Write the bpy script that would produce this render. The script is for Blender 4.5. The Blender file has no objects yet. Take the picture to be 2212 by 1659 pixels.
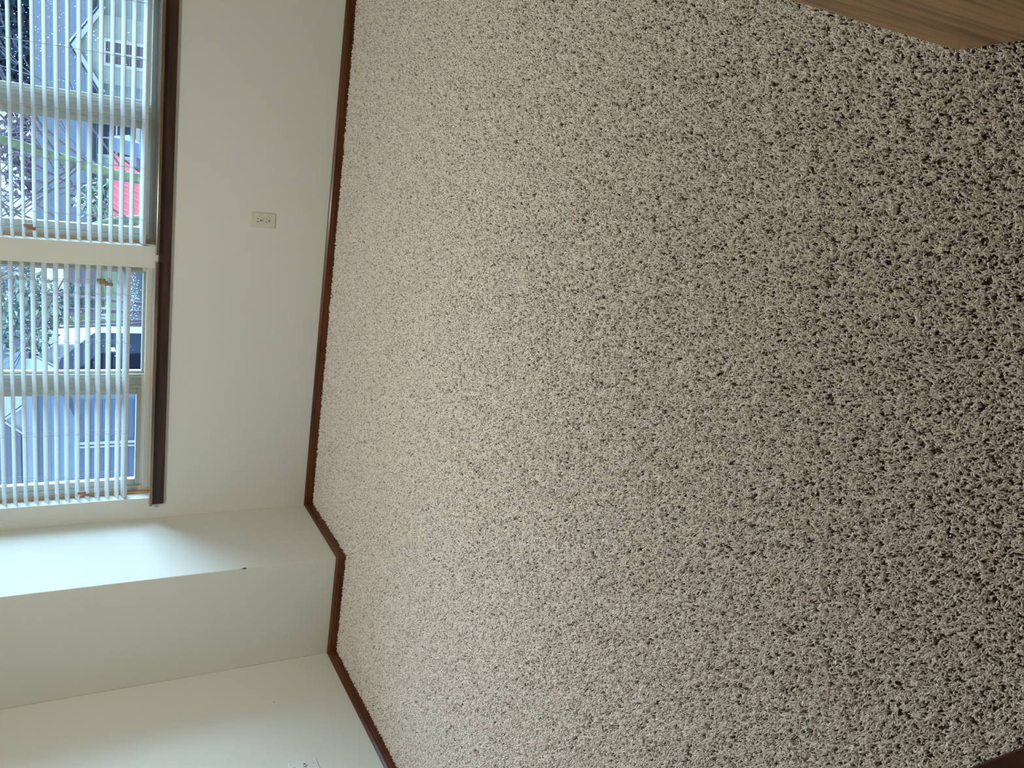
import bpy, bmesh, math, random
from mathutils import Vector, Matrix
random.seed(7)
S = bpy.context.scene
COL = S.collection
R = math.radians

# ------------------------------------------------------------------ camera
cam_d = bpy.data.cameras.new('camera')
cam_d.sensor_fit = 'HORIZONTAL'; cam_d.sensor_width = 36.0
cam_d.lens = 1817.56 / 2212 * 36.0
cam_d.clip_start = 0.02; cam_d.clip_end = 300
cam = bpy.data.objects.new('camera', cam_d); COL.objects.link(cam)
yaw, pitch, roll = -0.3318, 0.5162, 0.0154
fw = Vector((math.sin(yaw)*math.cos(pitch), math.cos(yaw)*math.cos(pitch), -math.sin(pitch)))
rt = Vector((math.cos(yaw), -math.sin(yaw), 0)); dn = fw.cross(rt)
c_, s_ = math.cos(roll), math.sin(roll)
rt, dn = c_*rt + s_*dn, -s_*rt + c_*dn
# the phone was held upright and the picture lies on its side: picture right = scene down
cam.matrix_world = Matrix(((dn.x, rt.x, -fw.x, 2.075), (dn.y, rt.y, -fw.y, -4.0677), (dn.z, rt.z, -fw.z, 1.3016), (0, 0, 0, 1)))
S.camera = cam

# ------------------------------------------------------------------ light
W = bpy.data.worlds.new('world'); S.world = W; W.use_nodes = True
nt = W.node_tree; nt.nodes.clear()
wo = nt.nodes.new('ShaderNodeOutputWorld'); bg = nt.nodes.new('ShaderNodeBackground')
tc = nt.nodes.new('ShaderNodeTexCoord'); cr = nt.nodes.new('ShaderNodeValToRGB')
# hazy bright sky on the far side of the garden, dim blue sky behind our own building
SKY_GLOW, SKY_BASE = 28.0, 1.7
gd = Vector((.55, .70, .34)).normalized()
dp = nt.nodes.new('ShaderNodeVectorMath'); dp.operation = 'DOT_PRODUCT'; dp.inputs[1].default_value = gd
nt.links.new(tc.outputs['Generated'], dp.inputs[0])
mr = nt.nodes.new('ShaderNodeMapRange'); mr.interpolation_type = 'SMOOTHERSTEP'
mr.inputs['From Min'].default_value = .80; mr.inputs['From Max'].default_value = 1.0
mr.inputs['To Min'].default_value = SKY_BASE; mr.inputs['To Max'].default_value = SKY_GLOW
nt.links.new(dp.outputs['Value'], mr.inputs[0]); nt.links.new(mr.outputs[0], bg.inputs[1])
nt.links.new(dp.outputs['Value'], cr.inputs[0])
cr.color_ramp.elements[0].position = .2; cr.color_ramp.elements[0].color = (.58, .78, 1.0, 1)
cr.color_ramp.elements[1].position = .8; cr.color_ramp.elements[1].color = (.54, .78, 1.0, 1)
nt.links.new(cr.outputs[0], bg.inputs[0]); nt.links.new(bg.outputs[0], wo.inputs[0])

# unseen ceiling fill light added to brighten the room (fitting built below)
FILL_POS = (1.25, -1.75, 2.33)
lamp_d = bpy.data.lights.new('added_fill_light', 'AREA'); lamp_d.shape = 'DISK'; lamp_d.size = .34; lamp_d.energy = 24.5; lamp_d.color = (1.0, .97, .91)
lamp = bpy.data.objects.new('added_fill_light', lamp_d); COL.objects.link(lamp); lamp.location = FILL_POS

S.view_settings.view_transform = 'Standard'; S.view_settings.look = 'None'
S.view_settings.gamma = 1.0; S.view_settings.use_curve_mapping = False
S.view_settings.exposure = 0.24
S.cycles.max_bounces = 14; S.cycles.diffuse_bounces = 10; S.cycles.transparent_max_bounces = 24
S.cycles.use_denoising = True
S.cycles.sample_clamp_indirect = 10

# ------------------------------------------------------------------ helpers
def tag(o, label=None, cat=None, group=None, kind=None):
    if label: o['label'] = label
    if cat: o['category'] = cat
    if group: o['group'] = group
    if kind: o['kind'] = kind
    return o

def empty(name, loc=(0, 0, 0)):
    o = bpy.data.objects.new(name, None); COL.objects.link(o); o.location = loc; o.empty_display_size = .05
    return o

class MB:
    def __init__(self): self.v = []; self.f = []
    def add(self, vs, fs):
        n = len(self.v); self.v += [tuple(p) for p in vs]; self.f += [tuple(i+n for i in f) for f in fs]; return self
    def box(self, x0, x1, y0, y1, z0, z1):
        v = [(x, y, z) for x in (x0, x1) for y in (y0, y1) for z in (z0, z1)]
        return self.add(v, [(0, 1, 3, 2), (4, 6, 7, 5), (0, 4, 5, 1), (2, 3, 7, 6), (0, 2, 6, 4), (1, 5, 7, 3)])
    def prism(self, pts, d):          # closed polygon pts (3D) swept by vector d
        n = len(pts); d = Vector(d); a = [Vector(p) for p in pts]
        vs = a + [p+d for p in a]
        return self.add(vs, [tuple(range(n-1, -1, -1)), tuple(range(n, 2*n))] + [(i, (i+1) % n, n+(i+1) % n, n+i) for i in range(n)])
    def loft(self, A, B):             # two matching polygons
        n = len(A)
        return self.add(list(A)+list(B), [tuple(range(n-1, -1, -1)), tuple(range(n, 2*n))] + [(i, (i+1) % n, n+(i+1) % n, n+i) for i in range(n)])
    def tube(self, pts, rads, k=6):
        pts = [Vector(p) for p in pts]
        if not hasattr(rads, '__len__'): rads = [rads]*len(pts)
        vs = []; m = len(pts)
        for i, p in enumerate(pts):
            t = (pts[min(i+1, m-1)] - pts[max(i-1, 0)]).normalized()
            u = t.cross(Vector((0, 0, 1)) if abs(t.z) < .9 else Vector((1, 0, 0))).normalized(); w = t.cross(u)
            vs += [p + (u*math.cos(2*math.pi*j/k) + w*math.sin(2*math.pi*j/k))*rads[i] for j in range(k)]
        fs = [tuple(range(k-1, -1, -1)), tuple((m-1)*k+j for j in range(k))]
        fs += [(i*k+j, i*k+(j+1) % k, (i+1)*k+(j+1) % k, (i+1)*k+j) for i in range(m-1) for j in range(k)]
        return self.add(vs, fs)
    def ball(self, c, r, sz=(1, 1, 1), seg=8, rings=5):
        vs = [(c[0], c[1], c[2]+r*sz[2])]
        for i in range(1, rings):
            a = math.pi*i/rings
            vs += [(c[0]+r*sz[0]*math.sin(a)*math.cos(2*math.pi*j/seg), c[1]+r*sz[1]*math.sin(a)*math.sin(2*math.pi*j/seg), c[2]+r*sz[2]*math.cos(a)) for j in range(seg)]
        vs.append((c[0], c[1], c[2]-r*sz[2])); e = len(vs)-1
        fs = [(0, 1+j, 1+(j+1) % seg) for j in range(seg)]
        for i in range(rings-2):
            fs += [(1+i*seg+j, 1+(i+1)*seg+j, 1+(i+1)*seg+(j+1) % seg, 1+i*seg+(j+1) % seg) for j in range(seg)]
        b = 1+(rings-2)*seg
        fs += [(e, b+(j+1) % seg, b+j) for j in range(seg)]
        return self.add(vs, fs)
    def build(self, name, mat, parent=None, bevel=0, smooth=False, seg=2):
        me = bpy.data.meshes.new(name); me.from_pydata(self.v, [], self.f); me.update()
        bm = bmesh.new(); bm.from_mesh(me); bmesh.ops.recalc_face_normals(bm, faces=bm.faces[:])
        if smooth:
            for f in bm.faces: f.smooth = True
        bm.to_mesh(me); bm.free()
        o = bpy.data.objects.new(name, me); COL.objects.link(o)
        if mat: me.materials.append(mat)
        if parent:
            o.parent = parent
            o.matrix_parent_inverse = Matrix.Translation(-Vector(parent.location))
        if bevel:
            b = o.modifiers.new('bevel', 'BEVEL'); b.width = bevel; b.segments = seg; b.limit_method = 'ANGLE'; b.angle_limit = R(35)
        return o

def mat(name, col, rough=.6, spec=.5, coat=0, metal=0):
    m = bpy.data.materials.new(name); m.use_nodes = True
    b = m.node_tree.nodes['Principled BSDF']
    b.inputs['Base Color'].default_value = (*col, 1); b.inputs['Roughness'].default_value = rough
    b.inputs['Specular IOR Level'].default_value = spec; b.inputs['Coat Weight'].default_value = coat
    b.inputs['Coat Roughness'].default_value = .12; b.inputs['Metallic'].default_value = metal
    return m

def noisy(m, scale, c0, c1, stretch=(1, 1, 1), detail=4, bump=0, bscale=None, p0=.35, p1=.65, dist=.002, warp=0):
    """colour varies between c0 and c1 with noise in object space; optional bump"""
    t = m.node_tree; N = t.nodes; L = t.links; b = N['Principled BSDF']
    co = N.new('ShaderNodeTexCoord'); mp = N.new('ShaderNodeMapping'); mp.inputs['Scale'].default_value = stretch
    L.new(co.outputs['Object'], mp.inputs[0])
    n = N.new('ShaderNodeTexNoise'); n.inputs['Scale'].default_value = scale; n.inputs['Detail'].default_value = detail
    n.inputs['Distortion'].default_value = warp
    L.new(mp.outputs[0], n.inputs[0])
    r = N.new('ShaderNodeValToRGB'); r.color_ramp.elements[0].position = p0; r.color_ramp.elements[1].position = p1
    r.color_ramp.elements[0].color = (*c0, 1); r.color_ramp.elements[1].color = (*c1, 1)
    L.new(n.outputs['Fac'], r.inputs[0]); L.new(r.outputs[0], b.inputs['Base Color'])
    if bump:
        n2 = N.new('ShaderNodeTexNoise'); n2.inputs['Scale'].default_value = bscale or scale; n2.inputs['Detail'].default_value = 3
        L.new((mp if not bscale else co).outputs[0 if not bscale else 'Object'], n2.inputs[0])
        bp = N.new('ShaderNodeBump'); bp.inputs['Strength'].default_value = bump; bp.inputs['Distance'].default_value = dist
        L.new(n2.outputs['Fac'], bp.inputs['Height']); L.new(bp.outputs[0], b.inputs['Normal'])
    return m

M = {}
M['wall'] = noisy(mat('wall paint', (.73, .725, .645), .75, .3), 1.2, (.72, .715, .635), (.74, .735, .655), bump=.25, bscale=160, dist=.0008)
M['ceiling'] = noisy(mat('ceiling paint', (.82, .80, .74), .9, .2), 40, (.80, .78, .72), (.84, .82, .76), bump=.5, bscale=90, dist=.004)
M['base'] = noisy(mat('stained baseboard', (.09, .03, .012), .34, .3, .15), 3, (.070, .019, .005), (.150, .046, .014), stretch=(1, 1, 14), detail=6)
M['stool'] = noisy(mat('varnished sill wood', (.16, .09, .045), .22, .5, 1.0), 4, (.09, .05, .026), (.20, .115, .055), stretch=(1, 14, 14), detail=6)
M['apron'] = noisy(mat('dark apron wood', (.045, .018, .010), .5, .35, .1), 4, (.030, .012, .007), (.065, .026, .014), stretch=(1, 14, 14), detail=6)
M['pine'] = noisy(mat('pine liner', (.62, .36, .17), .45), 5, (.52, .28, .12), (.70, .42, .20), stretch=(14, 14, 1))
M['oak'] = noisy(mat('oak door veneer', (.36, .21, .10), .38, .4, .1), 3.2, (.215, .100, .036), (.42, .240, .105), stretch=(13, 13, .62), detail=9, p0=.34, p1=.54, warp=1.1, bump=.15, bscale=300, dist=.0006)
M['vinyl'] = mat('almond vinyl', (.70, .69, .60), .4)
M['slat'] = mat('white slat', (.60, .64, .65), .45, .4)
M['cord'] = mat('blind cord', (.50, .52, .54), .8)
M['tassel'] = noisy(mat('wooden tassel', (.34, .20, .10), .5), 20, (.28, .16, .08), (.40, .25, .13), stretch=(3, 3, 1))
M['plate'] = mat('ivory plastic', (.66, .64, .52), .35)
M['plate_white'] = mat('white plastic', (.72, .73, .70), .35)
M['hole'] = mat('slot black', (.008, .007, .006), .6)
M['metal'] = mat('screw metal', (.55, .55, .52), .35, metal=1)
M['brass'] = mat('brass knob', (.55, .38, .14), .3, metal=1)
M['chip'] = mat('bare corner bead', (.03, .03, .028), .7)

def glass_mat():
    m = bpy.data.materials.new('window glass'); m.use_nodes = True; t = m.node_tree; N = t.nodes; L = t.links; N.clear()
    o = N.new('ShaderNodeOutputMaterial'); mx = N.new('ShaderNodeMixShader'); tr = N.new('ShaderNodeBsdfTransparent'); gl = N.new('ShaderNodeBsdfGlossy')
    lw = N.new('ShaderNodeLayerWeight'); lw.inputs[0].default_value = .5          # Schlick reflectance, same from both sides
    pw = N.new('ShaderNodeMath'); pw.operation = 'POWER'; pw.inputs[1].default_value = 5; L.new(lw.outputs['Facing'], pw.inputs[0])
    fr = N.new('ShaderNodeMath'); fr.operation = 'MULTIPLY_ADD'; fr.inputs[1].default_value = .96; fr.inputs[2].default_value = .04; L.new(pw.outputs[0], fr.inputs[0])
    tr.inputs[0].default_value = (.90, .95, .98, 1); gl.inputs['Roughness'].default_value = .01
    L.new(fr.outputs[0], mx.inputs[0]); L.new(tr.outputs[0], mx.inputs[1]); L.new(gl.outputs[0], mx.inputs[2]); L.new(mx.outputs[0], o.inputs[0])
    return m
M['glass'] = glass_mat()
def drop_mat():
    m = bpy.data.materials.new('water specks'); m.use_nodes = True; t = m.node_tree; N = t.nodes; L = t.links; N.clear()
    o = N.new('ShaderNodeOutputMaterial'); mx = N.new('ShaderNodeMixShader'); mx.inputs[0].default_value = .3
    tl = N.new('ShaderNodeBsdfTranslucent'); df = N.new('ShaderNodeBsdfDiffuse')
    for n in (tl, df): n.inputs[0].default_value = (.95, .97, 1, 1)
    L.new(tl.outputs[0], mx.inputs[1]); L.new(df.outputs[0], mx.inputs[2]); L.new(mx.outputs[0], o.inputs[0])
    return m
M['drop'] = drop_mat()

# ------------------------------------------------------------------ room shell
ZC = 2.44; ZF = -.012                 # ceiling, carpet backing (pile tips reach about z = 0)
XL, XR, YD, WT = -.538, 3.2, -3.826, .16
SILL, HEAD = .806, 2.06
W1 = (.1094, 1.255); W2 = (1.3534, 2.489)
DO = (1.707, 2.427, 2.03)             # door opening

tag(MB().box(XL-.1, XR+.1, -5.4, WT, ZF-.05, ZF).build('floor', noisy(mat('carpet backing', (.10, .075, .055), .95, .1), 200, (.07, .052, .038), (.12, .09, .066))), 'floor under the beige carpet, its woven backing', 'floor', kind='structure')
tag(MB().box(XL-.1, XR+.1, -5.4, WT+.4, ZC, ZC+.12).build('ceiling', M['ceiling']), 'flat off-white ceiling above the room', 'ceiling', kind='structure')
wb = MB()
wb.box(XL-.1, W1[0], 0, WT, ZF, ZC).box(W1[1], W2[0], 0, WT, SILL, HEAD).box(W2[1], XR+.1, 0, WT, ZF, ZC)
wb.box(W1[0], W2[1], 0, WT, ZF, SILL).box(W1[0], W2[1], 0, WT, HEAD, ZC)
tag(wb.build('wall_back', M['wall']), 'cream wall with the two windows and the outlet', 'wall', kind='structure')
wc = MB().box(XL, 0, -.584, 0, ZF, ZC).build('wall_corner', M['wall'])
tag(wc, 'boxed-out cream wall corner left of the windows, blue daylight on its side', 'wall', kind='structure')
bv = wc.modifiers.new('bevel', 'BEVEL'); bv.width = .003; bv.segments = 2
MB().ball((-.0005, -.5835, .476), .0035, (1, .8, 3.2)).build('paint_chip', M['chip'], wc)['label'] = 'dark chip in the painted corner edge'
wl = MB().box(XL-.1, XL, -5.4, 0, ZF, ZC).build('wall_left', M['wall'])
tag(wl, 'plain cream side wall with the jack plate, lower left in the photo', 'wall', kind='structure')
MB().ball((XL, -.875, .372), .0022, (.5, 1, 1)).build('nail_hole', M['hole'], wl)
tag(MB().box(XR, XR+.1, -5.4, WT, ZF, ZC).build('wall_right', M['wall']), 'cream side wall beyond the oak door', 'wall', kind='structure')
wf = MB().box(DO[1]+.018, XR+.1, YD-.115, YD, ZF, ZC).box(XL, DO[1]+.018, YD-.115, YD, DO[2]+.018, ZC)
tag(wf.build('wall_front', M['wall']), 'cream wall and header over the opening the picture is taken through', 'wall', kind='structure')
tag(MB().box(XL-.1, XR+.1, -5.5, -5.4, ZF, ZC).build('wall_hall', M['wall']), 'cream hall wall behind the doorway', 'wall', kind='structure')

lf = empty('added_fill_fitting', (FILL_POS[0], FILL_POS[1], ZC)); tag(lf, 'round white ceiling fitting added out of view for the fill light', 'lamp')  # made-up fitting that goes with the added fill light
MB().tube([(FILL_POS[0], FILL_POS[1], ZC), (FILL_POS[0], FILL_POS[1], ZC-.03), (FILL_POS[0], FILL_POS[1], ZC-.1)], [.10, .19, .20], 32).build('fill_body', M['slat'], lf)

# baseboards: moulded profile swept along each wall with mitred ends
PROF = [(0, ZF), (.0125, ZF), (.0125, .020), (.0112, .0235), (.0112, .026), (.0125, .029), (.0118, .034), (.0085, .039), (.0075, .0405), (.006, .043), (0, .0435)]
def baseboard(name, label, p0, p1, nrm, m0, m1):
    """m0, m1: +1 outside mitre (lengthens with thickness), -1 inside mitre, 0 square"""
    p0 = Vector((*p0, 0)); p1 = Vector((*p1, 0)); n = Vector((*nrm, 0)); d = (p1-p0).normalized()
    A = [p0 + n*t - d*t*m0 + Vector((0, 0, z)) for t, z in PROF]
    B = [p1 + n*t + d*t*m1 + Vector((0, 0, z)) for t, z in PROF]
    o = MB().loft(A, B).build(name, M['base'])
    return tag(o, label, 'baseboard', kind='structure')
baseboard('baseboard_back', 'reddish brown baseboard under the windows and outlet', (XR, 0), (0, 0), (0, -1), -1, -1)
baseboard('baseboard_return', 'short reddish brown baseboard on the blue-lit side of the boxed corner', (0, 0), (0, -.584), (1, 0), -1, 1)
baseboard('baseboard_corner', 'reddish brown baseboard across the face of the boxed corner', (0, -.584), (XL, -.584), (0, -1), 1, -1)
baseboard('baseboard_left', 'reddish brown baseboard along the side wall, lower left in the photo', (XL, -.584), (XL, -5.4), (1, 0), -1, -1)
baseboard('baseboard_right', 'reddish brown baseboard behind the oak door', (XR, YD), (XR, 0), (-1, 0), -1, -1)

# doorway: jamb with stop, casing, oak door leaf swung into the room
jb = MB().box(DO[0]-.09, DO[0], YD-.118, YD+.003, ZF, DO[2]).box(DO[1], DO[1]+.018, YD-.118, YD+.003, ZF, DO[2]).box(XL, DO[1]+.018, YD-.118, YD+.003, DO[2], DO[2]+.018)
jo = tag(jb.build('trim_1', M['base'], bevel=.003), 'reddish brown wooden door post at the bottom right corner of the photo', 'door frame', kind='structure')
MB().box(DO[0], DO[0]+.010, YD-.075, YD-.040, ZF, DO[2]).box(DO[1]-.010, DO[1], YD-.075, YD-.040, ZF, DO[2]).box(DO[0], DO[1], YD-.075, YD-.040, DO[2]-.010, DO[2]).build('door_stop', M['base'], jo, bevel=.002)
cs = MB()
cs.box(DO[1]+.006, DO[1]+.075, YD, YD+.012, ZF, DO[2]+.07).box(XL, DO[1]+.006, YD, YD+.012, DO[2]+.006, DO[2]+.07)
cs.build('casing', M['base'], jo, bevel=.004)
dd = Vector((.121, -.993, 0)).normalized(); dn_ = Vector((.993, .121, 0)).normalized()
tip = Vector((2.305, -3.12, 0)); hinge = tip + dd*.712
door = empty('door_1', (hinge.x, hinge.y, 0))
tag(door, 'light oak door standing open at the top right of the photo', 'door', kind='structure')
q = [tip, hinge, hinge+dn_*.035, tip+dn_*.035]
MB().prism([(p.x, p.y, .004) for p in q], (0, 0, 2.02)).build('door_leaf', M['oak'], door, bevel=.0015)
kn = MB()
for sgn, off in ((-1, 0), (1, .035)):
    b0 = tip + dd*.065 + dn_*off; s2 = dn_*sgn
    kn.tube([b0+Vector((0, 0, .95)), b0+s2*.006+Vector((0, 0, .95))], .03, 20)
    kn.tube([b0+s2*.006+Vector((0, 0, .95)), b0+s2*.04+Vector((0, 0, .95))], .011, 12)
    c = b0+s2*.055
    kn.ball((c.x, c.y, .95), .026, seg=16, rings=10)
kn.build('door_knob', M['brass'], door, smooth=True)

# ------------------------------------------------------------------ carpet pile
def carpet():
    bank = bpy.data.collections.new('yarn_bank')            # data only, not part of the scene
    m = mat('carpet yarn', (.5, .45, .38), .40, .6)
    t = m.node_tree; N = t.nodes; L = t.links; b = N['Principled BSDF']
    oi = N.new('ShaderNodeObjectInfo'); ge = N.new('ShaderNodeNewGeometry'); mx = N.new('ShaderNodeMath'); mx.operation = 'ADD'
    ml = N.new('ShaderNodeMath'); ml.operation = 'MULTIPLY'; ml.inputs[1].default_value = .5
    L.new(oi.outputs['Random'], mx.inputs[0]); L.new(ge.outputs['Random Per Island'], mx.inputs[1]); L.new(mx.outputs[0], ml.inputs[0])
    r = N.new('ShaderNodeValToRGB'); e = r.color_ramp.elements
    e[0].position = .06; e[0].color = (.11, .068, .046, 1); e[1].position = .78; e[1].color = (.95, .90, .825, 1)
    k = e.new(.19); k.color = (.42, .325, .255, 1); k = e.new(.34); k.color = (.78, .695, .605, 1); k = e.new(.47); k.color = (.90, .825, .74, 1)
    L.new(ml.outputs[0], r.inputs[0]); L.new(r.outputs[0], b.inputs['Base Color'])
    b.inputs['Sheen Weight'].default_value = .15; b.inputs['Sheen Roughness'].default_value = .5
    for i in range(6):
        mb = MB()
        for s in range(5):
            a = random.uniform(0, 6.283); rr = .0052*math.sqrt(random.random())
            p = Vector((rr*math.cos(a), rr*math.sin(a), 0)); h = random.uniform(.0065, .0140)
            az = random.uniform(0, 6.283); lean = random.uniform(.1, .8); cu = random.uniform(-1.5, 1.5)
            pts = []; rad = []
            for q_ in range(5):
                u = q_/4
                pts.append(p.copy()); rad.append(.00128*(1.0 if q_ < 3 else (.95 if q_ == 3 else .55)))
                l2 = lean*(.3+1.5*u); az2 = az+cu*u
                p = p + Vector((math.sin(l2)*math.cos(az2), math.sin(l2)*math.sin(az2), math.cos(l2)))*(h/4)
            mb.tube(pts, rad, 5)
        me = bpy.data.meshes.new('yarn_clump'); me.from_pydata(mb.v, [], mb.f); me.update()
        me.polygons.foreach_set('use_smooth', [True]*len(me.polygons))
        me.materials.append(m)
        o = bpy.data.objects.new('yarn_clump', me); bank.objects.link(o)
    base = MB().add([(XL+.011, -.012, 0), (XL+.011, YD, 0), (XR-.012, YD, 0), (XR-.012, -.012, 0)], [(0, 1, 2, 3)])
    # leave out the boxed corner
    base = MB().add([(.0115, -.0115, ZF+.0005), (XR-.012, -.0115, ZF+.0005), (XR-.012, -.5955, ZF+.0005), (.0115, -.5955, ZF+.0005),
                     (XL+.0115, -.5955, ZF+.0005), (XL+.0115, YD, ZF+.0005), (XR-.012, YD, ZF+.0005)], [(0, 3, 2, 1), (4, 5, 6, 2, 3)])
    base.add([(XL+.0115, YD, ZF+.0005), (XL+.0115, -5.385, ZF+.0005), (DO[1]-.012, -5.385, ZF+.0005), (DO[1]-.012, YD, ZF+.0005)], [(0, 1, 2, 3)])
    o = base.build('carpet_pile', m)
    tag(o, 'speckled beige and taupe cut pile carpet covering the whole room floor', 'carpet', kind='stuff')
    g = bpy.data.node_groups.new('pile', 'GeometryNodeTree')
    g.interface.new_socket('Geometry', in_out='INPUT', socket_type='NodeSocketGeometry')
    g.interface.new_socket('Geometry', in_out='OUTPUT', socket_type='NodeSocketGeometry')
    n = g.nodes; gi = n.new('NodeGroupInput'); go = n.new('NodeGroupOutput')
    dp = n.new('GeometryNodeDistributePointsOnFaces'); dp.distribute_method = 'POISSON'; dp.inputs['Distance Min'].default_value = .0042; dp.inputs['Density Max'].default_value = 60000
    ip = n.new('GeometryNodeInstanceOnPoints'); ci = n.new('GeometryNodeCollectionInfo')
    ci.inputs['Collection'].default_value = bank; ci.inputs['Separate Children'].default_value = True; ci.inputs['Reset Children'].default_value = True
    ip.inputs['Pick Instance'].default_value = True
    rv = n.new('FunctionNodeRandomValue'); rv.data_type = 'FLOAT_VECTOR'
    rv.inputs[0].default_value = (-.18, -.18, 0); rv.inputs[1].default_value = (.18, .18, 6.283)
    sc = n.new('FunctionNodeRandomValue'); sc.data_type = 'FLOAT'; sc.inputs[2].default_value = .8; sc.inputs[3].default_value = 1.2; sc.inputs['Seed'].default_value = 5
    l = g.links
    l.new(gi.outputs[0], dp.inputs['Mesh']); l.new(dp.outputs['Points'], ip.inputs['Points'])
    l.new(ci.outputs[0], ip.inputs['Instance']); l.new(rv.outputs[0], ip.inputs['Rotation']); l.new(sc.outputs[1], ip.inputs['Scale'])
    l.new(ip.outputs[0], go.inputs[0])
    o.modifiers.new('pile', 'NODES').node_group = g
carpet()

# ------------------------------------------------------------------ windows
def window(name, label, x0, x1, mul, open_side):
    """vinyl slider set 75 mm behind the wall face; glass split at the mullion"""
    w = empty(name, ((x0+x1)/2, .1, SILL)); tag(w, label, 'window', kind='structure')
    z0, z1 = SILL+.004, HEAD
    ya, yb = .078, .148
    f = MB()
    f.box(x0, x1, ya, yb, z0, z0+.034).box(x0, x1, ya, yb, z1-.034, z1).box(x0, x0+.034, ya, yb, z0+.034, z1-.034).box(x1-.034, x1, ya, yb, z0+.034, z1-.034)
    f.build('window_frame', M['vinyl'], w, bevel=.003)
    MB().box(x0+.0005, x0+.010, .060, .078, z0, z1).box(x0, x1, .062, .078, z1-.010, z1).box(x1-.010, x1-.0005, .060, .078, z0, z1).build('wood_liner', M['pine'], w)
    # mullion with shadow grooves
    m = MB().box(mul[0], mul[1], .088, .140, z0+.03, z1-.03)
    for fr_ in (.18, .52, .78):
        xx = mul[0] + (mul[1]-mul[0])*fr_
        m.box(xx, xx+.006, .083, .089, z0+.032, z1-.032)
    m.build('mullion', M['vinyl'], w, bevel=.0015)
    # one sash carries its own frame
    for side, (a, b) in (('l', (x0+.034, mul[0])), ('r', (mul[1], x1-.034))):
        sash = side == open_side
        k = .032 if sash else .012
        y0, y1 = (.092, .122) if sash else (.104, .130)
        s = MB().box(a, b, y0, y1, z0+.034, z0+.034+k).box(a, b, y0, y1, z1-.034-k, z1-.034).box(a, a+k, y0, y1, z0+.034+k, z1-.034-k).box(b-k, b, y0, y1, z0+.034+k, z1-.034-k)
        s.build('sash', M['vinyl'], w, bevel=.002)
        MB().box(a+k, b-k, (y0+y1)/2-.002, (y0+y1)/2+.002, z0+.034+k, z1-.034-k).build('glass', M['glass'], w)
    return w
w1 = window('window_1', 'window nearer the boxed corner, glass showing below its blind', W1[0], W1[1], (.650, .722), 'l')
w2 = window('window_2', 'window farther from the boxed corner, blind lowered to the sill', W2[0], W2[1], (1.884, 1.960), 'l')
def spots(w, areas, yg):
    d = MB()
    for x0, x1, z0, z1, n in areas:
        for _ in range(n):
            x = random.uniform(x0, x1); z = random.uniform(z0, z1)
            if random.random() < .5: x = x0 + (x1-x0)*random.gauss(.5, .22); z = z0+(z1-z0)*random.gauss(.5, .25)
            r = random.choice((.0009, .0011, .0014, .002))
            d.ball((x, yg, z), r, (1, .5, random.uniform(.8, 1.6)), seg=6, rings=4)
    o = d.build('glass_specks', M['drop'], w); o['kind'] = 'stuff'
spots(w1, [(.98, 1.19, .872, .93, 220), (.76, 1.15, .95, 1.35, 80)], .120)
spots(w2, [(1.98, 2.42, 1.12, 1.45, 230), (1.98, 2.3, .92, 1.15, 60)], .120)

# sill boards and the long apron
def stool(label, x0, x1, wx0, wx1):
    s = MB().box(x0, x1, -.04, -.0005, .8065, .8215).box(wx0+.001, wx1-.001, -.0005, .078, .8065, .8215)
    return tag(s.build('window_sill', M['stool'], bevel=.003), label, 'window sill')
stool('brown varnished wooden sill board under the window nearer the boxed corner', .082, 1.287, W1[0], W1[1])
stool('brown varnished wooden sill board under the window farther from the boxed corner', 1.322, 2.516, W2[0], W2[1])
tag(MB().box(.081, 2.517, -.018, -.0005, .754, .8065).build('sill_apron', M['apron'], bevel=.003), 'long dark brown apron board below both window sills', 'trim board')

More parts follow.
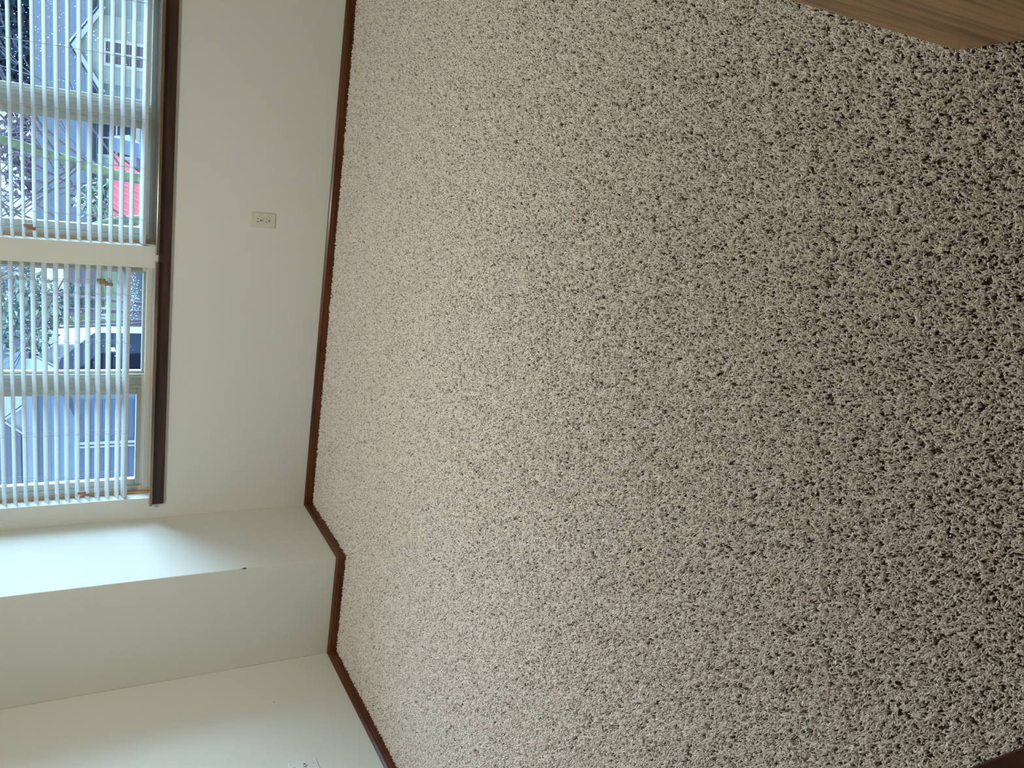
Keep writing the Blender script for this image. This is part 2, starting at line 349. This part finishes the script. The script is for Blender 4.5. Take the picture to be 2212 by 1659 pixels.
# ------------------------------------------------------------------ blinds
def slat_mb(x0, x1, zc, tilt, yc=.032, wd=.050, th=.0034, crown=.0016):
    k = 6; top = []; bot = []
    for i in range(k+1):
        u = -1+2*i/k; y = u*wd/2; z = crown*(1-u*u)
        top.append((y, z+th/2)); bot.append((y, z-th/2))
    prof = top + bot[::-1]
    ct, st = math.cos(tilt), math.sin(tilt)
    P = [(yc + y*ct - z*st, zc + y*st + z*ct) for y, z in prof]
    return MB().loft([(x0, y, z) for y, z in P], [(x1, y, z) for y, z in P])
def blind(label, x0, x1, zs, tilt, rail_z, cords, tassels):
    b = empty('venetian_blind', ((x0+x1)/2, .032, HEAD)); tag(b, label, 'blind')
    MB().box(x0, x1, .004, .060, HEAD-.045, HEAD-.001).build('headrail', M['slat'], b, bevel=.003)
    n = 0
    for z in zs:
        sag = random.uniform(-.0008, .0008)
        slat_mb(x0, x1, z+sag, tilt+random.uniform(-.04, .04)).build('slat', M['slat'], b, smooth=False)
    slat_mb(x0, x1, rail_z, tilt*.8, th=.014, crown=.0012).build('bottom_rail', M['slat'], b, bevel=.002)
    zt = HEAD-.045
    for x in cords:
        c = MB()
        for yy in (.0045, .0595):
            c.tube([(x, yy, zt), (x, yy, rail_z+ (-.008 if yy < .03 else .008))], .0007, 5)
        for z in zs:
            sn = math.sin(tilt)*.025
            c.tube([(x-.004, .0055, z-sn-.003), (x+.003, .014, z-sn*.6+.0022), (x+.003, .0575, z+sn-.001)], .0007, 4)
        c.tube([(x+.001, .032, zt), (x+.001, .032, rail_z+.005)], .0009, 5)
        # knotted tail under the rail
        c.tube([(x, .010, rail_z-.008), (x-.006, .004, rail_z-.014), (x-.016, .0, rail_z-.020), (x-.022, .002, rail_z-.012)], .0009, 5)
        c.build('ladder_cord', M['cord'], b)
    for tx, pts in tassels:
        c = MB()
        for (dx, z) in pts:
            c.tube([(tx, -.004, zt), (tx+dx*.3, -.006, (zt+z)/2), (tx+dx, -.007, z)], .0008, 5)
        cc = c.build('pull_cord', M['cord'], b)
        for (dx, z) in pts:
            a = MB(); L_ = .034
            a.tube([(tx+dx, -.0085, z), (tx+dx, -.0085, z-.006), (tx+dx, -.0085, z-L_*.5), (tx+dx, -.0085, z-L_*.85), (tx+dx, -.0085, z-L_)], [.0070, .0080, .0062, .0082, .0074], 12)
            a.build('tassel', M['tassel'], cc, smooth=True)['label'] = 'small brown wooden tassel'
    return b
z_r = [1.374 - .0415*i for i in range(12)]; z_r = [1.374+.0415*i for i in range(15, 0, -1)] + z_r
z_l = [1.386 - .0424*i for i in range(11)]; z_l = [1.386+.0424*i for i in range(14, 0, -1)] + z_l
blind('white slatted blind hanging clear of the sill beside the boxed corner', W1[0]+.004, W1[1]-.004, z_l, R(19), .930,
      (.237, .455, .660, .899, 1.123), [(1.186, [(.004, 1.056), (-.006, 1.046), (-.012, 1.026)]), (.160, [(.006, 1.132), (-.005, 1.113)])])
blind('white slatted blind lowered to the sill, second from the boxed corner', W2[0]+.004, W2[1]-.004, z_r, R(14), .870,
      (1.468, 1.690, 1.897, 2.138, 2.361), [(1.405, [(.006, 1.332), (-.006, 1.322)])])

# ------------------------------------------------------------------ outlets
def disc(cx, y0, y1, cz, r, flat=None, k=28):
    pts = []
    for j in range(k):
        a = 2*math.pi*j/k; x = r*math.cos(a); z = r*math.sin(a)
        if flat: x, z = x, max(-flat, min(flat, z))
        pts.append((cx+x, y0, cz+z))
    return MB().prism(pts, (0, y1-y0, 0))
ox, oz = 1.5105, .3528
ow = empty('wall_outlet', (ox, 0, oz)); tag(ow, 'ivory double power outlet on the wall under the windows', 'outlet')
pl = MB().box(ox-.035, ox+.035, -.0055, -.0002, oz-.0572, oz+.0572).build('cover_plate', M['plate'], ow, bevel=.003, seg=3)
MB().tube([(ox, -.0064, oz), (ox, -.005, oz)], .0032, 12).build('screw', M['metal'], pl)
for dz in (.0195, -.0195):
    fa = disc(ox, -.0075, -.003, oz+dz, .0172, .0142).build('socket_face', M['plate'], ow, bevel=.0006)
    h = MB().box(ox-.0078, ox-.0053, -.0079, -.007, oz+dz+.0005, oz+dz+.0105).box(ox+.0053, ox+.0075, -.0079, -.007, oz+dz+.0015, oz+dz+.0095)
    h.add(*((lambda d: (d.v, d.f))(disc(ox, -.0079, -.007, oz+dz-.0075, .0030, k=14))))
    h.build('slots', M['hole'], fa)
jy, jz = -1.302, .3525
jw = empty('jack_plate', (XL, jy, jz)); tag(jw, 'white cable jack plate with one round socket, at the photo\'s lower edge', 'jack plate')
pl = MB().box(XL+.0002, XL+.0055, jy-.035, jy+.035, jz-.0572, jz+.0572).build('cover_plate', M['plate_white'], jw, bevel=.0025, seg=3)
MB().tube([(XL+.005, jy, jz), (XL+.013, jy, jz)], .0085, 20).build('socket', M['plate_white'], jw, bevel=.001)
MB().tube([(XL+.012, jy, jz), (XL+.0135, jy, jz)], .0032, 12).build('hole', M['hole'], jw)
for dz in (.021, -.021):
    MB().tube([(XL+.005, jy, jz+dz*1.9), (XL+.0062, jy, jz+dz*1.9)], .003, 12).build('screw', M['metal'], pl)

# ------------------------------------------------------------------ outside
GZ = -1.6
def siding(name, c0, c1, pitch):
    m = mat(name, c0, .7, .3); t = m.node_tree; N = t.nodes; L = t.links; b = N['Principled BSDF']
    co = N.new('ShaderNodeTexCoord'); w = N.new('ShaderNodeTexWave'); w.bands_direction = 'Z'; w.wave_profile = 'SAW'
    w.inputs['Scale'].default_value = 1/pitch*.314; w.inputs['Distortion'].default_value = .15
    L.new(co.outputs['Object'], w.inputs[0])
    r = N.new('ShaderNodeValToRGB'); r.color_ramp.elements[0].position = .05; r.color_ramp.elements[1].position = .22
    r.color_ramp.elements[0].color = (*c1, 1); r.color_ramp.elements[1].color = (*c0, 1)
    L.new(w.outputs['Fac'], r.inputs[0]); L.new(r.outputs[0], b.inputs['Base Color'])
    bp = N.new('ShaderNodeBump'); bp.inputs['Strength'].default_value = .5; bp.inputs['Distance'].default_value = .02
    L.new(w.outputs['Fac'], bp.inputs['Height']); L.new(bp.outputs[0], b.inputs['Normal'])
    return m
M['blue_siding'] = siding('blue grey siding', (.32, .48, .74), (.24, .36, .60), .12)
M['pale_siding'] = siding('pale siding', (.66, .74, .80), (.48, .56, .64), .16)
M['beige_wall'] = noisy(mat('beige stucco', (.60, .64, .60), .9), 6, (.57, .61, .58), (.62, .66, .62))
M['shingle'] = siding('blue grey shingles', (.10, .135, .20), (.065, .09, .14), .10)
M['fascia'] = mat('white painted trim', (.88, .92, .92), .5)
M['van_blue'] = mat('very dark blue paint', (.014, .026, .055), .9, .05)
M['pane'] = mat('dark window pane', (.05, .08, .16), .15)
M['blindpane'] = mat('brown window shade', (.22, .17, .22), .6)
M['brown_wall'] = siding('brown boards', (.38, .33, .46), (.27, .23, .36), .2)
M['dark_blue'] = mat('dark blue paint', (.10, .17, .32), .7)
M['mid_blue'] = siding('garage door panels', (.20, .29, .52), (.11, .17, .36), .09)
M['moss'] = noisy(mat('mossy bark', (.22, .30, .16), .9), 14, (.15, .20, .20), (.36, .43, .20), stretch=(1, 1, .3))
M['twig'] = mat('purple grey twigs', (.24, .20, .26), .8)
M['conifer'] = mat('dark conifer green', (.07, .12, .19), .8)
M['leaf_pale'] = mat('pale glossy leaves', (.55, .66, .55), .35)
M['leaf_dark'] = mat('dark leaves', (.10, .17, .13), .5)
M['leaf_yellow'] = mat('yellow green leaves', (.40, .46, .18), .6)
M['leaf_green'] = mat('blue green leaves', (.13, .24, .24), .6)
M['red'] = mat('red ribbed metal', (.80, .13, .17), .5)
M['lawn'] = noisy(mat('lawn', (.05, .09, .03), .9), 3, (.04, .07, .025), (.07, .11, .035))
M['asphalt'] = noisy(mat('asphalt', (.035, .045, .06), .9), 4, (.03, .038, .055), (.042, .055, .07))
M['hill'] = noisy(mat('wooded hill', (.10, .13, .20), .95), 1.5, (.07, .10, .16), (.15, .18, .27))

tag(MB().box(-60, 60, .9, 140, GZ-.2, GZ).build('lawn', M['lawn']), 'green lawn outside the windows', 'ground', kind='structure')
tag(MB().box(-30, -1, 22, 32, GZ, GZ+.02).build('driveway', M['asphalt']), 'grey asphalt driveway crossing the lawn outside', 'ground', kind='structure')
# unseen roof slab added above the ceiling to keep sunlight out
tag(MB().box(XL-.6, XR+.6, -6, .75, ZC+.12, ZC+.3).build('roof', M['asphalt']), 'unseen flat roof added over the room to block sunlight', 'roof', kind='structure')

# pale house with a gabled bay
hs = empty('house', (1.5, 20.4, GZ)); tag(hs, 'pale neighbouring house with a white-edged gable and shingle roof, behind the mossy tree', 'house')
MB().box(-2.1, 5.4, 20.4, 27.6, GZ, -.02).build('wall', M['pale_siding'], hs)
MB().prism([(-2.3, 20.05, -.03), (-2.3, 24, 1.2), (-2.3, 27.95, -.03), (-2.3, 27.95, -.13), (-2.3, 24, 1.08), (-2.3, 20.05, -.13)], (7.9, 0, 0)).build('roof', M['shingle'], hs)
MB().prism([(1.76, 19.5, GZ), (3.30, 19.5, GZ), (3.30, 19.5, -.10), (2.52, 19.5, .38), (1.76, 19.5, -.10)], (0, 2.6, 0)).build('gable_bay', M['beige_wall'], hs)
for a, b in (((3.47, -.16), (2.52, .46)), ((2.52, .46), (1.57, -.16))):
    MB().prism([(a[0], 19.36, a[1]), (b[0], 19.36, b[1]), (b[0], 19.36, b[1]-.115), (a[0], 19.36, a[1]-.115)], (0, .08, 0)).build('fascia', M['fascia'], hs)
    MB().prism([(a[0], 19.36, a[1]+.05), (b[0], 19.36, b[1]+.05), (b[0], 19.36, b[1]), (a[0], 19.36, a[1])], (0, 3.0, 0)).build('gable_roof', M['shingle'], hs)
def house_window(x0, x1, z0, z1, y, parent, pane, muntin=False):
    f = MB().box(x0-.07, x1+.07, y-.05, y+.02, z0-.1, z0).box(x0-.07, x1+.07, y-.05, y+.02, z1, z1+.09).box(x0-.07, x0, y-.05, y+.02, z0, z1).box(x1, x1+.07, y-.05, y+.02, z0, z1)
    f.box((x0+x1)/2-.02, (x0+x1)/2+.02, y-.045, y, z0, z1)
    if muntin: f.box(x0, x1, y-.04, y, (z0+z1)/2-.02, (z0+z1)/2+.02)
    o = f.build('window', M['fascia'], parent)
    MB().box(x0, x1, y-.02, y+.01, z0, z1).build('pane', pane, o)
house_window(2.24, 2.72, -1.15, -.28, 19.48, hs, M['blindpane'])
house_window(.03, .86, -1.05, -.16, 20.38, hs, M['pane'], True)

# low shed with a red roof
rs = empty('red_roofed_shed', (.6, 6.9, GZ)); tag(rs, 'low shed with a bright red ribbed roof, below the pale-leaved bush', 'shed')
MB().box(.0, 1.20, 6.65, 7.85, GZ, .17).build('wall', M['dark_blue'], rs)
MB().prism([(1.34, 6.55, .22), (1.34, 7.25, .50), (1.34, 7.95, .22)], (-.16, 0, 0)).build('gable', M['dark_blue'], rs)
rr = MB().add([(-.1, 6.45, .17), (.98, 6.45, .17), (1.16, 7.25, .45), (-.1, 7.25, .45), (-.1, 8.05, .17), (.98, 8.05, .17)], [(0, 1, 2, 3), (3, 2, 5, 4), (1, 5, 2), (0, 3, 4), (0, 4, 5, 1)])
for i in range(11):
    x = -.08+i*.095
    rr.prism([(x, 6.44, .172), (x+.02, 6.44, .172), (x+.10, 7.25, .455), (x+.08, 7.25, .455)], (0, 0, .014))
rr.build('roof', M['red'], rs)

# steep little gabled sheds with white edges
def steep_shed(label, x, y, w, zt, ze, side):
    s = empty('garden_shed', (x, y, GZ)); tag(s, label, 'shed', 'white-edged garden sheds')
    MB().prism([(x-w/2, y, GZ), (x+w/2, y, GZ), (x+w/2, y, ze), (x+.04, y, zt-.04), (x-.04, y, zt-.04), (x-w/2, y, ze)], (0, 1.6, 0)).build('wall', side, s)
    for sg in (-1, 1):
        MB().prism([(x+sg*.03, y-.08, zt+.02), (x+sg*(w/2+.05), y-.08, ze-.03), (x+sg*(w/2+.05), y-.08, ze-.10), (x+sg*.03, y-.08, zt-.05)], (0, .06, 0)).build('fascia', M['fascia'], s)
        MB().prism([(x+sg*.03, y-.06, zt+.05), (x+sg*(w/2+.06), y-.06, ze), (x+sg*(w/2+.06), y-.06, ze-.03), (x+sg*.03, y-.06, zt+.02)], (0, 1.7, 0)).build('roof', M['shingle'], s)
        MB().box(x+sg*w/2-.02, x+sg*w/2+.02, y-.03, y+.02, GZ, ze-.1).build('corner_board', M['fascia'], s)
steep_shed('narrow white-edged gabled shed beside the dark van, seen above the left window\'s middle bar', -4.05, 16.2, .46, 1.26, .92, M['pale_siding'])
steep_shed('narrow white-edged gabled shed behind the blue garage', -6.24, 18, .72, 1.95, 1.55, M['pale_siding'])

# blue garage, turned a little so that its side wall points away from the window
ga = empty('garage', (-2.62, 10, GZ)); tag(ga, 'blue sided garage with a dark ribbed door, seen through the window nearest the corner', 'garage')
_ca, _sa = math.cos(R(18.5)), math.sin(R(18.5))
def gbuild(mb, name, m, parent=ga, **k):
    mb.v = [(-2.62+(x*_ca-y*_sa), 10+(x*_sa+y*_ca), z) for x, y, z in mb.v]
    return mb.build(name, m, parent, **k)
gbuild(MB().box(-2.2, 0, 0, 3, GZ, 1.27), 'wall', M['blue_siding'])
gbuild(MB().prism([(-2.3, -.1, 1.27), (.02, -.1, 1.27), (.02, 3.1, 1.40), (-2.3, 3.1, 1.40)], (0, 0, .06)), 'roof', M['shingle'])
gbuild(MB().box(-1.85, -.30, -.05, 0, GZ, .70), 'garage_door', M['mid_blue'])
gbuild(MB().tube([(-.97, -.10, .72), (-.97, -.10, GZ)], .022, 8).tube([(-1.03, -.10, .72), (-1.03, -.10, GZ)], .014, 8), 'downspout', M['fascia'])
gbuild(MB().prism([(0, -.07, 1.02), (-.6, -.07, .74), (-.6, -.07, .68), (0, -.07, .94)], (0, .05, 0)), 'lean_to_edge', M['dark_blue'])

# dark van
va = empty('van', (-5.0, 15.2, GZ)); tag(va, 'dark blue van whose sloping nose shows beside the middle bar of the corner window', 'van')
y0 = 14.0
MB().prism([(-3.36, y0, GZ+.3), (-3.36, y0, .16), (-3.52, y0, .34), (-3.95, y0, .80), (-4.3, y0, .90), (-7.0, y0, .90), (-7.1, y0, GZ+.3)], (0, 1.6, 0)).build('body', M['van_blue'], va, bevel=.05)
MB().prism([(-3.62, y0-.01, .37), (-3.98, y0-.01, .74), (-4.7, y0-.01, .76), (-4.7, y0-.01, .37)], (0, .02, 0)).build('side_window', M['pane'], va)
MB().box(-3.40, -3.34, y0+.1, y0+.35, -.15, .02).build('headlight', M['fascia'], va)
for x in (-4.1, -6.3):
    MB().tube([(x, y0-.02, GZ+.36), (x, y0+.22, GZ+.36)], .36, 20).build('wheel', M['hole'], va)

# blue house past the garage
hb_ = empty('blue_house', (-11, 25, GZ)); tag(hb_, 'pale blue house with a dark window, past the left end of the garage', 'house')
MB().box(-15.2, -8.7, 25, 31, GZ, 1.75).build('wall', M['blue_siding'], hb_)
MB().prism([(-15.5, 24.7, 1.70), (-15.5, 28, 3.1), (-15.5, 31.3, 1.70)], (7.1, 0, 0)).build('roof', M['shingle'], hb_)
house_window(-10.0, -9.2, .75, 1.45, 25, hb_, M['pane'], True)
MB().box(-8.78, -8.66, 24.93, 25.0, GZ, 1.70).build('corner_board', M['fascia'], hb_)

# brown house, fences
bh = empty('brown_house', (-11, 46, GZ)); tag(bh, 'purplish brown house far behind the lawn', 'house')
MB().box(-16, -9.6, 46, 54, GZ, 1.6).build('wall', M['brown_wall'], bh)
MB().prism([(-16.3, 45.6, 1.55), (-16.3, 50, 3.2), (-16.3, 54.4, 1.55)], (7.1, 0, 0)).build('roof', M['shingle'], bh)
MB().box(-11.6, -11.35, 45.9, 46, GZ, 1.55).build('corner_board', M['fascia'], bh)
house_window(-11.2, -10.1, .1, 1.15, 46, bh, M['blindpane'])
tag(MB().box(-13.2, -6.4, 42, 42.1, GZ, -.15).build('board_fence', M['brown_wall']), 'purplish brown board fence behind the yellow shrub', 'fence')
pk = empty('picket_fence', (-9.6, 36, GZ)); tag(pk, 'low white picket fence at the far edge of the lawn', 'fence')
p_ = MB()
for i in range(24): p_.box(-11.4+i*.15, -11.4+i*.15+.08, 36, 36.03, GZ+.04, -1.18)
p_.build('pickets', M['fascia'], pk)
MB().box(-11.45, -7.8, 36.03, 36.07, -1.31, -1.25).box(-11.45, -7.8, 36.03, 36.07, -1.53, -1.47).build('rail', M['fascia'], pk)

# plants
def leaf_cloud(n, c, rad, sz, seed):
    rng = random.Random(seed); m = MB()
    for _ in range(n):
        while True:
            u = Vector((rng.uniform(-1, 1), rng.uniform(-1, 1), rng.uniform(-1, 1)))
            if .15 < u.length < 1: break
        p = Vector((c[0]+u.x*rad[0], c[1]+u.y*rad[1], c[2]+u.z*rad[2]))
        d = Vector((rng.gauss(0, 1), rng.gauss(0, 1), rng.gauss(0, .7))).normalized(); s = d.cross(Vector((rng.gauss(0, 1), rng.gauss(0, 1), rng.gauss(0, 1)))).normalized()
        l = sz*rng.uniform(.6, 1.3); nrm = d.cross(s)*l*.12
        m.add([p, p+d*l*.5+s*l*.26-nrm, p+d*l, p+d*l*.5-s*l*.26-nrm], [(0, 1, 2), (0, 2, 3)])
    return m
def shrub(name, label, cat, c, rad, n, sz, m1, m2, seed):
    o = empty(name, (c[0], c[1], GZ)); tag(o, label, cat)
    leaf_cloud(n, c, rad, sz, seed).build('foliage', m1, o)
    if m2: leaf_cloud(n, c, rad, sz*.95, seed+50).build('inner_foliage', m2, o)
    rng = random.Random(seed+9); st = MB()
    for _ in range(6):
        a = rng.uniform(0, 6.28)
        st.tube([(c[0]+.08*math.cos(a), c[1]+.08*math.sin(a), GZ), (c[0]+.3*rad[0]*math.cos(a), c[1]+.3*rad[1]*math.sin(a), (GZ+c[2])/2), (c[0]+.6*rad[0]*math.cos(a), c[1]+.6*rad[1]*math.sin(a), c[2]+rad[2]*.4)], [.03, .022, .008], 6)
    st.build('stem', M['twig'], o)
    return o
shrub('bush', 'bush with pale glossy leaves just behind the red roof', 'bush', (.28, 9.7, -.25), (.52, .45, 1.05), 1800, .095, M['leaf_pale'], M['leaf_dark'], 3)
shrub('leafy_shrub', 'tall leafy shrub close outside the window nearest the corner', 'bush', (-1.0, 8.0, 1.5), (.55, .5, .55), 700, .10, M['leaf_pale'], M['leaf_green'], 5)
shrub('yellow_shrub', 'yellow-green shrub in front of the board fence', 'bush', (-9.7, 39, -.6), (.65, .6, .95), 900, .16, M['leaf_yellow'], None, 7)
shrub('green_shrub', 'blue-green shrub in front of the board fence, next to the yellow one', 'bush', (-8.3, 39.4, -.5), (.70, .6, 1.05), 900, .16, M['leaf_green'], None, 8)
def bare_tree(label, x, y, h, stems, seed):
    o = empty('bare_tree', (x, y, GZ)); tag(o, label, 'tree')
    rng = random.Random(seed); t = MB(); tw = MB()
    def grow(p, d, l, r, dep):
        pts = [p]; q = p.copy(); dd_ = d.copy()
        for i in range(4):
            dd_ = (dd_ + Vector((rng.gauss(0, .12), rng.gauss(0, .12), rng.gauss(0, .06)))).normalized(); q = q+dd_*l/4; pts.append(q.copy())
        (t if dep == 0 else tw).tube(pts, [r*(1-.13*i) for i in range(5)], 6 if dep < 2 else 4)
        if dep < 3:
            for i in range((17, 6, 5)[dep]):
                u = rng.uniform(.44 if dep == 0 else .25, 1); k = min(3, int(u*4)); b0 = pts[k].lerp(pts[k+1], u*4-k)
                a = rng.uniform(0, 6.28); side = Vector((math.cos(a), math.sin(a)*.8, 0))
                nd = (dd_*.45 + side*rng.uniform(.6, 1.0) + Vector((0, 0, rng.uniform(.05, .5)))).normalized()
                grow(b0, nd, l*(.42, .5, .5)[dep]*rng.uniform(.6, 1.1), max(.0020, r*(.16, .5, .55)[dep]), dep+1)
    for dx, dy, tilt in stems:
        grow(Vector((x+dx, y+dy, GZ)), Vector((tilt, .02, 1)).normalized(), h, .075, 0)
    t.build('trunk', M['moss'], o, smooth=True); tw.build('branches', M['twig'], o)
bare_tree('bare branching tree with mossy green stems, close outside the farther window', 1.05, 5.2, 4.4, [(0, 0, -.01), (-.13, .12, -.03)], 4)
def conifer(label, x, y, h, r, seed):
    o = empty('conifer', (x, y, GZ)); tag(o, label, 'tree')
    rng = random.Random(seed); f = MB()
    for k in range(26):
        u = k/25; z = GZ+.4+u*(h-.4); rr_ = r*(1-u)+.15
        for j in range(14):
            a = rng.uniform(0, 6.28); l = rr_*rng.uniform(.7, 1.1)
            p = Vector((x, y, z)); d = Vector((math.cos(a), math.sin(a), -.35)); s = Vector((-math.sin(a), math.cos(a), 0))
            f.add([p, p+d*l*.5+s*l*.3, p+d*l, p+d*l*.5-s*l*.3, p+d*l*.5+Vector((0, 0, l*.15))], [(0, 1, 4), (1, 2, 4), (2, 3, 4), (3, 0, 4)])
    f.build('foliage', M['conifer'], o)
    MB().tube([(x, y, GZ), (x, y, GZ+h)], [.28, .05], 8).build('trunk', M['twig'], o)
conifer('dark conifer behind the brown house, far left of the lawn', -17.5, 60, 8.0, 2.2, 4)
def broad_tree(label, x, y, c, rad, n, sz, m, seed):
    o = empty('broad_tree', (x, y, GZ)); tag(o, label, 'tree', 'trees behind the pale house')
    leaf_cloud(n, (x, y, c), rad, sz, seed).build('crown', m, o)
    MB().tube([(x, y, GZ), (x+.1, y, c)], [.3, .12], 8).build('trunk', M['twig'], o)
broad_tree('dense dark blue-green tree behind the pale house, at the top edge of the photo', 4.0, 40, 1.6, (1.5, 1.3, 2.6), 2600, .55, M['conifer'], 21)
broad_tree('dense dark blue-green tree behind the pale house, nearer the middle bar of its window', 2.2, 45, 1.7, (1.3, 1.3, 2.6), 2200, .5, M['conifer'], 22)
broad_tree('loose grey-purple tree behind the pale house, seen past the mossy stems', -2.6, 48, 1.2, (2.3, 1.4, 1.9), 700, .5, M['twig'], 23)
